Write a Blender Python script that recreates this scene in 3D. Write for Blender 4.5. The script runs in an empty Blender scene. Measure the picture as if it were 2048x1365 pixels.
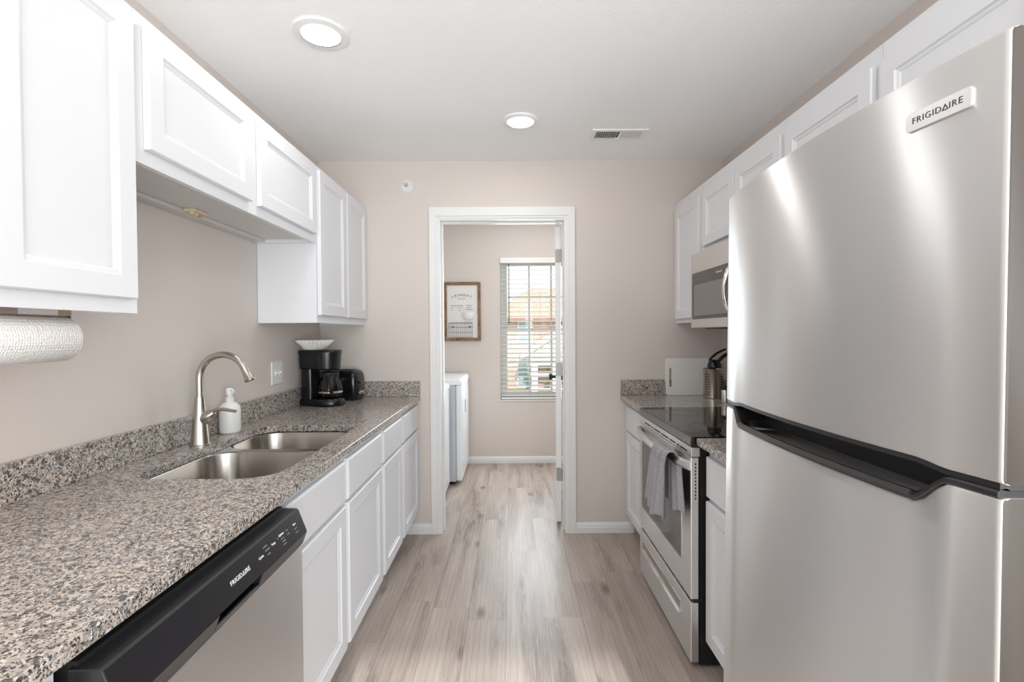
import bpy, bmesh, math, random
from mathutils import Vector, Matrix
random.seed(7)
PI = math.pi
C = bpy.context.scene.collection
SC = bpy.context.scene

# ------------------------------------------------------------------ camera
cam = bpy.data.objects.new('camera', bpy.data.cameras.new('camera'))
C.objects.link(cam)
cam.data.sensor_fit = 'HORIZONTAL'; cam.data.sensor_width = 36.0
cam.data.lens = 985.0 / 2048.0 * 36.0
cam.data.clip_start = 0.02; cam.data.clip_end = 300
cam.matrix_world = (Matrix.Translation((0, 0, 1.32)) @ Matrix.Rotation(math.radians(-.12), 4, 'Z')
                    @ Matrix.Rotation(math.radians(90 - .96), 4, 'X') @ Matrix.Rotation(math.radians(-.35), 4, 'Z'))
SC.camera = cam

# ------------------------------------------------------------------ world, sun, laundry daylight, added rear fill lamps, exposure
w = bpy.data.worlds.new('world'); SC.world = w; w.use_nodes = True
bg = w.node_tree.nodes['Background']
bg.inputs[0].default_value = (.88, .94, 1, 1); bg.inputs[1].default_value = 1.5
sun = bpy.data.objects.new('sun', bpy.data.lights.new('sun', 'SUN')); C.objects.link(sun)
sun.data.energy = 3.4; sun.data.angle = .02; sun.data.color = (.97, .98, 1)
sun.rotation_euler = (math.radians(62.5), 0, math.radians(6))
def area(name, loc, rot, sx, sy, e, col):
    l = bpy.data.lights.new(name, 'AREA'); l.shape = 'RECTANGLE'; l.size = sx; l.size_y = sy; l.energy = e; l.color = col
    o = bpy.data.objects.new(name, l); C.objects.link(o); o.location = loc; o.rotation_euler = rot
    return o
area('added_rear_fill', (1.65, -2.14, 1.10), (math.radians(82), 0, math.radians(14)), 2.6, 1.9, 74, (.92, .97, 1))  # unseen fill lamp added behind the camera to light the kitchen
gl = area('added_upward_fill', (.4, -2.12, .9), (math.radians(142), 0, 0), 4.2, 1.4, 66, (.95, .98, 1))  # second added lamp, tilted up so the ceiling brightens
gl.data.spread = math.radians(125)
area('laundry_window_daylight', (.30, 4.92, 1.36), (math.radians(-90), 0, 0), .8, 1.4, 23, (.84, .93, 1))
LAMP = 46.0                       # emission of the ceiling lamp diffusers
LAMPCOL = (1, .99, .98, 1)
SC.view_settings.view_transform = 'Standard'; SC.view_settings.look = 'None'
SC.view_settings.exposure = 0.20; SC.view_settings.gamma = 1.0; SC.view_settings.use_curve_mapping = False
SC.cycles.use_denoising = True
SC.cycles.max_bounces = 10; SC.cycles.diffuse_bounces = 6; SC.cycles.glossy_bounces = 5
SC.cycles.transparent_max_bounces = 12; SC.cycles.sample_clamp_indirect = 6
SC.cycles.caustics_reflective = False; SC.cycles.caustics_refractive = False

# ------------------------------------------------------------------ mesh helpers
def NB(): return bmesh.new()
def box(bm, x0, x1, y0, y1, z0, z1):
    x0, x1 = sorted((x0, x1)); y0, y1 = sorted((y0, y1)); z0, z1 = sorted((z0, z1))
    v = [bm.verts.new(p) for p in ((x0,y0,z0),(x1,y0,z0),(x1,y1,z0),(x0,y1,z0),(x0,y0,z1),(x1,y0,z1),(x1,y1,z1),(x0,y1,z1))]
    for f in ((0,3,2,1),(4,5,6,7),(0,1,5,4),(1,2,6,5),(2,3,7,6),(3,0,4,7)): bm.faces.new([v[i] for i in f])
    return bm
def loops(bm, ls, cap0=True, cap1=True, closed=True):
    vs = [[bm.verts.new(p) for p in l] for l in ls]
    n = len(vs[0])
    for a, b in zip(vs, vs[1:]):
        for i in range(n if closed else n - 1):
            j = (i + 1) % n
            bm.faces.new((a[i], a[j], b[j], b[i]))
    if cap0: bm.faces.new(vs[0][::-1])
    if cap1: bm.faces.new(vs[-1])
    return bm
def circ(c, r, n, ax='z', ry=None):
    ry = r if ry is None else ry
    o = []
    for i in range(n):
        a = 2*PI*i/n; p, q = r*math.cos(a), ry*math.sin(a)
        o.append({'z': (c[0]+p, c[1]+q, c[2]), 'x': (c[0], c[1]+p, c[2]+q), 'y': (c[0]+p, c[1], c[2]+q)}[ax])
    return o
def lathe(bm, prof, c, n=28, ax='z', cap0=True, cap1=True):
    ls = []
    for r, h in prof:
        d = {'z': (c[0], c[1], c[2]+h), 'x': (c[0]+h, c[1], c[2]), 'y': (c[0], c[1]+h, c[2])}[ax]
        ls.append(circ(d, max(r, 1e-4), n, ax))
    return loops(bm, ls, cap0, cap1)
def tube(bm, pts, r, n=12, cap=True, flat=1.0):
    pts = [Vector(p) for p in pts]; m = len(pts)
    rs = r if isinstance(r, (list, tuple)) else [r]*m
    t = [(pts[min(i+1, m-1)] - pts[max(i-1, 0)]).normalized() for i in range(m)]
    up = Vector((0, 0, 1)) if abs(t[0].z) < .9 else Vector((0, 1, 0))
    nrm = t[0].cross(up).normalized(); ls = []
    for i in range(m):
        if i: nrm = (nrm - t[i]*nrm.dot(t[i])).normalized()
        b = t[i].cross(nrm).normalized()
        ls.append([pts[i] + nrm*rs[i]*math.cos(2*PI*k/n) + b*rs[i]*flat*math.sin(2*PI*k/n) for k in range(n)])
    return loops(bm, ls, cap, cap)
def rrect(u0, u1, v0, v1, r, n=6):
    o = []
    for cu, cv, a0 in ((u1-r, v1-r, 0), (u0+r, v1-r, 90), (u0+r, v0+r, 180), (u1-r, v0+r, 270)):
        for k in range(n+1):
            a = math.radians(a0 + 90*k/n); o.append((cu + r*math.cos(a), cv + r*math.sin(a)))
    return o
def prism(bm, poly, fn, w0, w1):
    return loops(bm, [[fn(u, v, w0) for u, v in poly], [fn(u, v, w1) for u, v in poly]])
def plate(bm, outer, holes, fn, w0, w1):          # flat plate with holes
    top = []
    for w_ in (w0, w1):
        es = []; lv = []
        for lp in [outer] + holes:
            vs = [bm.verts.new(fn(u, v, w_)) for u, v in lp]; lv.append(vs)
            for i in range(len(vs)): es.append(bm.edges.new((vs[i], vs[(i+1) % len(vs)])))
        bmesh.ops.triangle_fill(bm, use_beauty=True, edges=es); top.append(lv)
    for a, b in zip(*top):
        for i in range(len(a)):
            j = (i+1) % len(a); bm.faces.new((a[i], a[j], b[j], b[i]))
    return bm
def ringpanel(bm, u0, u1, v0, v1, steps, fn, r=None):   # steps: (inset, height) nested rectangles, last one capped
    ls = []
    for ins, h in steps:
        ls.append([fn(u, v, h) for u, v in ((u0+ins, v0+ins), (u1-ins, v0+ins), (u1-ins, v1-ins), (u0+ins, v1-ins))])
    return loops(bm, ls)
FZ = lambda u, v, w: (u, v, w)                    # plan, extruded in z
FY = lambda u, v, w: (u, w, v)                    # front elevation, extruded in y
FX = lambda u, v, w: (w, u, v)                    # side elevation, extruded in x
def faceR(X): return lambda u, v, h: (X + h, u, v)     # surface facing +x
def faceL(X): return lambda u, v, h: (X - h, u, v)     # surface facing -x

ROOT = {}
def tag(o, label=None, cat=None, group=None, kind=None):
    if label: o['label'] = label
    if cat: o['category'] = cat
    if group: o['group'] = group
    if kind: o['kind'] = kind
    return o
def thing(name, loc, label, cat, group=None, rot=None, kind=None):
    o = bpy.data.objects.new(name, None); o.empty_display_size = .05
    C.objects.link(o); o.location = loc
    if rot: o.rotation_euler = rot
    ROOT[o] = Vector(loc); return tag(o, label, cat, group, kind)
def ob(name, bm, mat, parent=None, smooth=None, bev=0, seg=2, loc=None, label=None, kind=None, sub=0, solid=0):
    base = ROOT[parent] if parent else Vector(loc or (0, 0, 0))
    bm.normal_update(); bmesh.ops.recalc_face_normals(bm, faces=bm.faces)
    bm.transform(Matrix.Translation(-base))
    me = bpy.data.meshes.new(name); bm.to_mesh(me); bm.free()
    me.materials.append(mat)
    o = bpy.data.objects.new(name, me); C.objects.link(o)
    if parent: o.parent = parent
    else: o.location = base
    ROOT[o] = base
    if solid:
        s = o.modifiers.new('solid', 'SOLIDIFY'); s.thickness = solid; s.offset = 0
    if bev:
        b = o.modifiers.new('bevel', 'BEVEL'); b.width = bev; b.segments = seg; b.limit_method = 'ANGLE'; b.angle_limit = math.radians(40)
    if sub:
        s = o.modifiers.new('sub', 'SUBSURF'); s.levels = sub; s.render_levels = sub
    if smooth is not None:
        me.polygons.foreach_set('use_smooth', [True]*len(me.polygons)); me.set_sharp_from_angle(angle=math.radians(smooth))
    if label: o['label'] = label
    if kind: o['kind'] = kind
    return o
def struct(name, bm, mat, loc=None, bev=0, parent=None, smooth=None):
    o = ob(name, bm, mat, parent, bev=bev, loc=loc, smooth=smooth)
    if not parent: o['kind'] = 'structure'
    return o
DG = None
def text(name, body, size, mat, parent, org, ux, uy, depth=.0006, bold=0, align='CENTER', sx=1.0, spacing=1.0):
    cu = bpy.data.curves.new('t', 'FONT'); cu.body = body; cu.size = size; cu.extrude = depth; cu.offset = bold
    cu.align_x = align; cu.align_y = 'CENTER'; cu.space_character = spacing; cu.resolution_u = 3
    to = bpy.data.objects.new('t', cu); C.objects.link(to)
    bpy.context.view_layer.update()
    me = bpy.data.meshes.new_from_object(to.evaluated_get(bpy.context.evaluated_depsgraph_get()))
    bpy.data.objects.remove(to); bpy.data.curves.remove(cu)
    bm = NB(); bm.from_mesh(me); bpy.data.meshes.remove(me)
    if org is None: return bm
    return place(name, bm, mat, parent, org, ux, uy, sx)
def place(name, bm, mat, parent, org, ux, uy, sx=1.0):
    ux = Vector(ux).normalized(); uy = Vector(uy).normalized(); n = ux.cross(uy)
    M = Matrix(((ux.x*sx, uy.x, n.x, org[0]), (ux.y*sx, uy.y, n.y, org[1]), (ux.z*sx, uy.z, n.z, org[2]), (0, 0, 0, 1)))
    bm.transform(M)
    return ob(name, bm, mat, parent) if name else bm

def wordmark(size, mat, parent, org, ux, uy, depth=.0003, bold=0, spacing=1.1, sx=1.0):
    a = text(None, 'FRIGID', size, None, None, None, None, None, depth, bold, 'LEFT', 1, spacing)
    b = text(None, 'IRE', size, None, None, None, None, None, depth, bold, 'LEFT', 1, spacing)
    xs = [v.co.x for v in a.verts]; ys = [v.co.y for v in a.verts]; h0, h1 = min(ys), max(ys); h = h1-h0
    bx0 = min(v.co.x for v in b.verts); bx1 = max(v.co.x for v in b.verts)
    g = .16*h*spacing; tw = 1.06*h; t0 = max(xs)+g*.7; t1 = t0+tw
    plate(a, [(t0, h0), (t1, h0), (t0+tw/2, h1)], [[(t0+.215*h, h0+.13*h), (t1-.215*h, h0+.13*h), (t0+tw/2, h1-.28*h)]], FZ, -depth, depth)
    b.transform(Matrix.Translation((t1+g*.7-bx0, 0, 0)))
    me = bpy.data.meshes.new('x'); b.to_mesh(me); b.free(); a.from_mesh(me); bpy.data.meshes.remove(me)
    W = t1+g*.7-bx0+bx1
    a.transform(Matrix.Translation((-(W+min(xs))/2, 0, 0)))
    return place('lettering', a, mat, parent, org, ux, uy, sx)

# ------------------------------------------------------------------ materials
def lin(c): return tuple(((x/255)/12.92 if x/255 <= .04045 else ((x/255+.055)/1.055)**2.4) for x in c) + (1,)
class Mat:
    def __init__(s, name, col=(200,200,200), rough=.5, metal=0, spec=.5, **k):
        s.m = bpy.data.materials.new(name); s.m.use_nodes = True; s.t = s.m.node_tree
        s.p = s.t.nodes['Principled BSDF']; s.out = s.t.nodes['Material Output']
        s.set('Base Color', lin(col)); s.set('Roughness', rough); s.set('Metallic', metal); s.set('Specular IOR Level', spec)
        for a, b in k.items(): s.set(a.replace('_', ' '), b)
    def set(s, n, v): s.p.inputs[n].default_value = v
    def n(s, typ, **k):
        nd = s.t.nodes.new(typ)
        for a, b in k.items():
            if a.startswith('i_'): nd.inputs[a[2:].replace('_', ' ')].default_value = b
            else: setattr(nd, a, b)
        return nd
    def l(s, a, b): s.t.links.new(a, b)
    def co(s, scale=(1, 1, 1), world=False):
        if world: src = s.n('ShaderNodeNewGeometry').outputs['Position']
        else: src = s.n('ShaderNodeTexCoord').outputs['Object']
        mp = s.n('ShaderNodeMapping'); mp.inputs['Scale'].default_value = scale
        s.l(src, mp.inputs[0]); return mp.outputs[0]
    def math(s, op, a, b=None, c=None):
        nd = s.n('ShaderNodeMath', operation=op)
        for i, v in enumerate((a, b, c)):
            if v is None: continue
            if isinstance(v, (int, float)): nd.inputs[i].default_value = v
            else: s.l(v, nd.inputs[i])
        return nd.outputs[0]
    def ramp(s, fac, stops, interp='LINEAR'):
        r = s.n('ShaderNodeValToRGB'); r.color_ramp.interpolation = interp
        e = r.color_ramp.elements
        while len(e) < len(stops): e.new(.5)
        for el, (p, c) in zip(e, stops): el.position = p; el.color = lin(c) if len(c) == 3 else c
        s.l(fac, r.inputs[0]); return r.outputs[0]
    def mix(s, fac, a, b, typ='MIX'):
        nd = s.n('ShaderNodeMix', data_type='RGBA', blend_type=typ)
        for i, v in ((0, fac), (6, a), (7, b)):
            if isinstance(v, (int, float, tuple)): nd.inputs[i].default_value = v
            else: s.l(v, nd.inputs[i])
        return nd.outputs[2]
    def bump(s, h, strength=.2, dist=.002):
        b = s.n('ShaderNodeBump'); b.inputs['Strength'].default_value = strength; b.inputs['Distance'].default_value = dist
        s.l(h, b.inputs['Height']); s.l(b.outputs[0], s.p.inputs['Normal']); return b
    def noise(s, co, scale, detail=3, rough=.5, dist=0):
        nd = s.n('ShaderNodeTexNoise'); nd.inputs['Scale'].default_value = scale; nd.inputs['Detail'].default_value = detail
        nd.inputs['Roughness'].default_value = rough; nd.inputs['Distortion'].default_value = dist
        s.l(co, nd.inputs['Vector']); return nd.outputs['Fac']
def simple(name, col, rough=.5, metal=0, **k): return Mat(name, col, rough, metal, **k).m

def paint(name, col, scale, strength, rough=.6):
    M = Mat(name, col, rough, spec=.3); c = M.co(world=True)
    M.bump(M.noise(c, scale, 4, .6), strength, .003); return M.m
WALL = paint('greige wall paint', (217, 208, 201), 90, .25)
CEIL = paint('white ceiling paint', (250, 250, 249), 60, .3, .8)
def cabinet_paint():
    M = Mat('white cabinet paint', (228, 229, 232), .38, spec=.45)
    c = M.co((1, 60, 2.2), True); M.bump(M.noise(c, 8, 4, .6), .18, .001); return M.m
WHITE = cabinet_paint()
TRIM = simple('white trim paint', (233, 233, 232), .35)
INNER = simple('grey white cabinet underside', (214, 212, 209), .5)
TAN = simple('unfinished tan wood underside', (190, 150, 105), .6)
def granite():
    M = Mat('speckled granite', rough=.16, spec=.55); c = M.co(world=True)
    wob = M.n('ShaderNodeTexNoise'); wob.inputs['Scale'].default_value = 120; wob.inputs['Detail'].default_value = 2
    M.l(c, wob.inputs['Vector'])
    ad = M.n('ShaderNodeVectorMath', operation='MULTIPLY_ADD'); ad.inputs[1].default_value = (.010,)*3
    M.l(wob.outputs['Color'], ad.inputs[0]); M.l(c, ad.inputs[2])
    def vor(scale):
        v = M.n('ShaderNodeTexVoronoi'); v.inputs['Scale'].default_value = scale; v.inputs['Randomness'].default_value = 1
        M.l(ad.outputs[0], v.inputs['Vector']); sp = M.n('ShaderNodeSeparateColor'); M.l(v.outputs['Color'], sp.inputs[0]); return sp.outputs
    a = vor(245); b = vor(128); d = vor(350)
    ca = M.ramp(a[0], [(0, (84,81,80)), (.10, (132,127,124)), (.26, (166,158,151)), (.44, (191,177,165)), (.62, (205,194,183)), (.80, (180,177,175)), (.92, (224,218,211))], 'CONSTANT')
    cb = M.ramp(b[1], [(0, (100,98,98)), (.2, (146,141,138)), (.42, (189,175,163)), (.68, (207,197,187)), (.9, (168,165,164))], 'CONSTANT')
    m1 = M.mix(M.math('GREATER_THAN', b[0], .62), ca, cb)
    blk = M.math('LESS_THAN', d[2], .15)
    m2 = M.mix(blk, m1, lin((62, 60, 60)))
    M.l(m2, M.p.inputs['Base Color']); return M.m
GRANITE = granite()
def floor_mat():
    M = Mat('grey brown wood planks', rough=.38, spec=.5)
    sp = M.n('ShaderNodeSeparateXYZ'); M.l(M.n('ShaderNodeNewGeometry').outputs['Position'], sp.inputs[0])
    x, y = sp.outputs[0], sp.outputs[1]
    xs = M.math('DIVIDE', M.math('ADD', x, .03), .176); row = M.math('FLOOR', xs); fx = M.math('FRACT', xs)
    wn = M.n('ShaderNodeTexWhiteNoise', noise_dimensions='1D'); M.l(row, wn.inputs['W'])
    ys = M.math('ADD', M.math('DIVIDE', y, 1.22), wn.outputs['Value']); pid = M.math('FLOOR', ys); fy = M.math('FRACT', ys)
    cb = M.n('ShaderNodeCombineXYZ'); M.l(row, cb.inputs[0]); M.l(pid, cb.inputs[1])
    w2 = M.n('ShaderNodeTexWhiteNoise', noise_dimensions='2D'); M.l(cb.outputs[0], w2.inputs['Vector'])
    tone = w2.outputs['Value']
    off = M.math('MULTIPLY', tone, 37.0)
    gc = M.n('ShaderNodeCombineXYZ'); M.l(M.math('MULTIPLY', x, 9), gc.inputs[0]); M.l(M.math('MULTIPLY', y, .9), gc.inputs[1]); M.l(off, gc.inputs[2])
    big = M.noise(gc.outputs[0], 1.0, 6, .62, .5)
    gf = M.n('ShaderNodeCombineXYZ'); M.l(M.math('MULTIPLY', x, 170), gf.inputs[0]); M.l(M.math('MULTIPLY', y, 8.0), gf.inputs[1]); M.l(off, gf.inputs[2])
    fine = M.noise(gf.outputs[0], 1.0, 6, .72, .7)
    wv = M.n('ShaderNodeTexWave', wave_type='BANDS', bands_direction='X', wave_profile='SAW')
    wv.inputs['Scale'].default_value = 1.5; wv.inputs['Distortion'].default_value = 7; wv.inputs['Detail'].default_value = 2; wv.inputs['Detail Scale'].default_value = .8
    wc = M.n('ShaderNodeCombineXYZ'); M.l(M.math('MULTIPLY', x, 9), wc.inputs[0]); M.l(M.math('MULTIPLY', y, .7), wc.inputs[1]); M.l(off, wc.inputs[2])
    M.l(wc.outputs[0], wv.inputs['Vector'])
    c1 = M.ramp(big, [(.25, (136, 121, 110)), (.40, (172, 157, 146)), (.58, (191, 177, 166)), (.8, (206, 194, 183))])
    gm = M.n('ShaderNodeCombineXYZ'); M.l(M.math('MULTIPLY', x, 9), gm.inputs[0]); M.l(M.math('MULTIPLY', y, .9), gm.inputs[1]); M.l(M.math('ADD', off, 11), gm.inputs[2])
    mask = M.ramp(M.noise(gm.outputs[0], 1.0, 2, .5, .3), [(.52, (0,0,0)), (.70, (255,255,255))])
    c2 = M.mix(M.math('MULTIPLY', M.ramp(fine, [(.36, (255,255,255)), (.56, (0,0,0))]), .20), c1, lin((116, 102, 92)))
    c2 = M.mix(M.math('MULTIPLY', M.math('MULTIPLY', M.ramp(fine, [(.44, (255,255,255)), (.60, (0,0,0))]), mask), .75), c2, lin((92, 80, 71)))
    c3 = M.mix(M.math('MULTIPLY', M.ramp(wv.outputs['Fac'], [(.70, (0,0,0)), (.97, (255,255,255))]), .24), c2, lin((108, 95, 85)))
    c4 = M.mix(M.math('MULTIPLY', M.math('SUBTRACT', tone, .5), .22), c3, lin((120, 106, 96)))
    light = M.mix(M.math('MULTIPLY', M.math('GREATER_THAN', tone, .6), .10), c4, lin((200, 190, 181)))
    kc = M.n('ShaderNodeCombineXYZ'); M.l(M.math('MULTIPLY', x, 5.0), kc.inputs[0]); M.l(M.math('MULTIPLY', y, 2.2), kc.inputs[1]); M.l(off, kc.inputs[2])
    vk = M.n('ShaderNodeTexVoronoi'); vk.inputs['Scale'].default_value = .8; M.l(kc.outputs[0], vk.inputs['Vector'])
    kn = M.ramp(M.math('ADD', vk.outputs['Distance'], M.math('MULTIPLY', fine, .09)), [(.075, (255,255,255)), (.17, (0,0,0))])
    c5 = M.mix(M.math('MULTIPLY', kn, .8), light, lin((88, 76, 68)))
    ex = M.math('LESS_THAN', M.math('MINIMUM', fx, M.math('SUBTRACT', 1, fx)), .008)
    ey = M.math('LESS_THAN', M.math('MINIMUM', fy, M.math('SUBTRACT', 1, fy)), .0008)
    edge = M.math('MAXIMUM', ex, M.math('MULTIPLY', ey, .6))
    c6 = M.mix(M.math('MULTIPLY', edge, .45), c5, lin((100, 88, 79)))
    M.l(c6, M.p.inputs['Base Color'])
    M.bump(M.math('SUBTRACT', fine, M.math('MULTIPLY', edge, 1.5)), .22, .0015)
    return M.m
FLOOR = floor_mat()
def steel(name, col=(196, 193, 189), rough=.27, aniso=.8, tang=(0, 0, 1), brush=(4, 4, 900)):
    M = Mat(name, col, rough, 1)
    M.set('Anisotropic', aniso)
    v = M.n('ShaderNodeCombineXYZ')
    for i in range(3): v.inputs[i].default_value = tang[i]
    M.l(v.outputs[0], M.p.inputs['Tangent'])
    n = M.noise(M.co(brush), 1.5, 3, .6)
    M.l(M.math('ADD', M.math('MULTIPLY', n, .04), rough - .02), M.p.inputs['Roughness'])
    M.bump(n, .006, .0002)
    return M.m
STEEL = steel('brushed stainless steel', (232, 231, 230), .33, .95)
FRIDGE = steel('brushed stainless refrigerator steel', (230, 229, 228), .34, 1.0)
SINKST = steel('brushed stainless sink steel', (190, 184, 178), .25, .7, (0, 0, 1), (60, 60, 3))
NICKEL = simple('brushed nickel', (192, 185, 176), .26, 1)
CHROME = simple('polished chrome', (222, 222, 222), .1, 1)
HINGE = simple('satin nickel hinge', (158, 155, 151), .4, .4)
SIDEST = simple('dark steel side sheet', (64, 57, 51), .45, .25)
BLACK = simple('black glossy plastic', (20, 20, 22), .18)
MATTE = simple('black matte plastic', (26, 26, 27), .5)
SATIN = simple('satin dark plastic', (30, 29, 32), .3)
GREYPL = simple('glossy dark grey handle plastic', (44, 43, 44), .16)
BGLASS = simple('black ceramic glass', (24, 23, 22), .05, spec=.8)
RINGM = simple('grey burner print', (74, 72, 70), .1)
MWGLASS = simple('dark oven glass', (72, 66, 61), .12, spec=.7)
MESHGL = simple('grey microwave screen', (128, 122, 117), .22)
OVGLASS = simple('brown grey oven glass', (88, 83, 77), .07, spec=.9)
WPLAST = simple('white plastic', (238, 238, 236), .35)
APPL = simple('white appliance enamel', (240, 242, 244), .22)
APPLG = simple('pale grey appliance panel', (206, 211, 217), .3)
BOARD = simple('translucent white cutting board plastic', (242, 240, 236), .4)
PRINTW = simple('white print', (235, 235, 238), .5)
PRINTG = simple('grey print', (150, 150, 156), .5)
PRINTK = simple('dark grey print', (62, 64, 70), .6)
PRINTF = simple('faded grey print', (150, 148, 146), .6)
SLAT = simple('white blind slat', (244, 243, 240), .4)
VINYL = simple('white vinyl window frame', (226, 227, 224), .4)
LAV = simple('dark louvre shadow gap', (70, 68, 66), .8)
FILTER = simple('white filter paper', (238, 235, 229), .8)
def glass(name, tint=(1, 1, 1, 1), refl=.08, rough=.0):
    m = bpy.data.materials.new(name); m.use_nodes = True; t = m.node_tree; t.nodes.remove(t.nodes['Principled BSDF'])
    tr = t.nodes.new('ShaderNodeBsdfTransparent'); tr.inputs[0].default_value = tint
    g = t.nodes.new('ShaderNodeBsdfGlossy'); g.inputs['Roughness'].default_value = rough
    f = t.nodes.new('ShaderNodeFresnel'); f.inputs[0].default_value = 1.45
    mx = t.nodes.new('ShaderNodeMixShader'); t.links.new(f.outputs[0], mx.inputs[0])
    t.links.new(tr.outputs[0], mx.inputs[1]); t.links.new(g.outputs[0], mx.inputs[2]); t.links.new(mx.outputs[0], t.nodes['Material Output'].inputs[0])
    return m
PANE = glass('clear window glass')
CARAFE = glass('smoked carafe glass', (.62, .58, .55, 1), rough=.02)
def emit(name, col, s):
    m = bpy.data.materials.new(name); m.use_nodes = True; t = m.node_tree; t.nodes.remove(t.nodes['Principled BSDF'])
    e = t.nodes.new('ShaderNodeEmission'); e.inputs[0].default_value = col; e.inputs[1].default_value = s
    t.links.new(e.outputs[0], t.nodes['Material Output'].inputs[0]); return m
LED = emit('lit lamp diffuser', LAMPCOL, LAMP)
def towel_paper():
    M = Mat('quilted white paper towel', (240, 238, 236), .9, spec=.1); c = M.co((1, 1, 1))
    v = M.n('ShaderNodeTexVoronoi'); v.inputs['Scale'].default_value = 170; v.inputs['Randomness'].default_value = .35; M.l(c, v.inputs['Vector'])
    M.bump(v.outputs['Distance'], .6, .004); return M.m
PAPER = towel_paper()
def terry():
    M = Mat('grey terry cloth', (150, 148, 152), .95, spec=.1); c = M.co((1, 1, 1))
    M.l(M.ramp(M.noise(c, 160, 3, .7), [(.3, (150, 148, 153)), (.7, (180, 178, 183))]), M.p.inputs['Base Color'])
    M.bump(M.noise(c, 330, 2), .6, .003); return M.m
TERRY = terry()
def wood():
    M = Mat('weathered brown frame wood', rough=.65); c = M.co((6, 6, 3))
    M.l(M.ramp(M.noise(c, 5, 4, .65, .8), [(.3, (104, 80, 60)), (.55, (142, 112, 84)), (.75, (176, 146, 112))]), M.p.inputs['Base Color']); return M.m
WOOD = wood()
def brick():
    M = Mat('red brown brick', rough=.85); sp = M.n('ShaderNodeSeparateXYZ'); M.l(M.n('ShaderNodeNewGeometry').outputs['Position'], sp.inputs[0])
    cb = M.n('ShaderNodeCombineXYZ'); M.l(M.math('ADD', sp.outputs[0], sp.outputs[1]), cb.inputs[0]); M.l(sp.outputs[2], cb.inputs[1])
    b = M.n('ShaderNodeTexBrick'); b.inputs['Scale'].default_value = 1; b.inputs['Brick Width'].default_value = .24; b.inputs['Row Height'].default_value = .08
    b.inputs['Mortar Size'].default_value = .008
    b.inputs['Color1'].default_value = lin((212, 168, 148)); b.inputs['Color2'].default_value = lin((194, 146, 128)); b.inputs['Mortar'].default_value = lin((222, 208, 198))
    M.l(cb.outputs[0], b.inputs['Vector']); M.l(b.outputs['Color'], M.p.inputs['Base Color']); return M.m
BRICK = brick()
def noisy(name, a, b, scale, rough=.9):
    M = Mat(name, a, rough, spec=.15); M.l(M.ramp(M.noise(M.co(world=True), scale, 4, .7), [(.35, a), (.65, b)]), M.p.inputs['Base Color']); return M.m
SHINGLE = noisy('tan roof shingles', (176, 146, 126), (206, 178, 158), 9)
GRASS = noisy('lawn grass', (104, 128, 62), (140, 162, 84), 6)
LEAF = noisy('shrub leaves', (84, 112, 56), (134, 158, 84), 14)
WINDARK = simple('pale blue window panes outside', (150, 172, 186), .15)

# ------------------------------------------------------------------ dimensions
XL, XR, YB, YF = -1.245, 1.385, 3.225, 4.97       # side walls, kitchen end wall, laundry far wall
CZ = 2.44; T = .12
YR = -2.2; XA, XB = -2.4, 3.2        # the open room behind the camera is wider

# ================================================================== SETTING
b = NB(); prism(b, [(XA-T, YR-T), (XB+T, YR-T), (XB+T, .57), (XR+T, .57), (XR+T, YF+T), (XL-T, YF+T), (XL-T, .02), (XA-T, .02)], FZ, -.1, 0)
struct('floor', b, FLOOR)
b = NB(); prism(b, [(XA-T, YR-T), (XB+T, YR-T), (XB+T, .57), (XR+T, .57), (XR+T, YF+T), (XL-T, YF+T), (XL-T, .02), (XA-T, .02)], FZ, CZ, CZ+.1)
struct('ceiling', b, CEIL)
struct('wall_left', box(NB(), XL-T, XL, -.10, YF+T, 0, CZ), WALL)
struct('wall_right', box(NB(), XR, XR+T, .45, YF+T, 0, CZ), WALL)
struct('wall_return_left', box(NB(), XA, XL-T, -.10, .02, 0, CZ), WALL)
struct('wall_return_right', box(NB(), XR+T, XB, .45, .57, 0, CZ), WALL)
struct('wall_rear_left', box(NB(), XA-T, XA, YR-T, .02, 0, CZ), WALL)
struct('wall_rear_right', box(NB(), XB, XB+T, YR-T, .57, 0, CZ), WALL)
DX0, DX1, DZ = -.458, .350, 2.055                 # clear doorway
b = NB(); box(b, XL, DX0-.02, YB, YB+.115, 0, CZ); box(b, DX1+.02, XR, YB, YB+.115, 0, CZ); box(b, DX0-.02, DX1+.02, YB, YB+.115, DZ+.02, CZ)
struct('wall_back', b, WALL)
WX0, WX1, WZ0, WZ1 = -.108, .712, .643, 2.075     # laundry window opening
b = plate(NB(), [(XL, 0), (XR, 0), (XR, CZ), (XL, CZ)], [[(WX0, WZ0), (WX1, WZ0), (WX1, WZ1), (WX0, WZ1)]], FY, YF, YF+T)
struct('wall_far', b, WALL)
b = plate(NB(), [(XA, 0), (XB, 0), (XB, CZ), (XA, CZ)], [[(-1.75, .12), (3.0, .12), (3.0, 2.3), (-1.75, 2.3)]], FY, YR-T, YR)
struct('wall_rear', b, WALL)
struct('wall_laundry', box(NB(), 1.02, 1.12, YB+.115, YF, 0, CZ), WALL)
# invented patio opening behind the camera, unseen, added with the fill lamps
w2 = thing('added_window_2', (.6, YR-.06, .12), None, None, kind='structure')
ob('window_frame', plate(NB(), [(-1.75, .12), (3.0, .12), (3.0, 2.3), (-1.75, 2.3)], [[(-1.68, .19), (.60, .19), (.60, 2.23), (-1.68, 2.23)], [(.66, .19), (2.93, .19), (2.93, 2.23), (.66, 2.23)]], FY, YR-.09, YR-.03), VINYL, w2)
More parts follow.
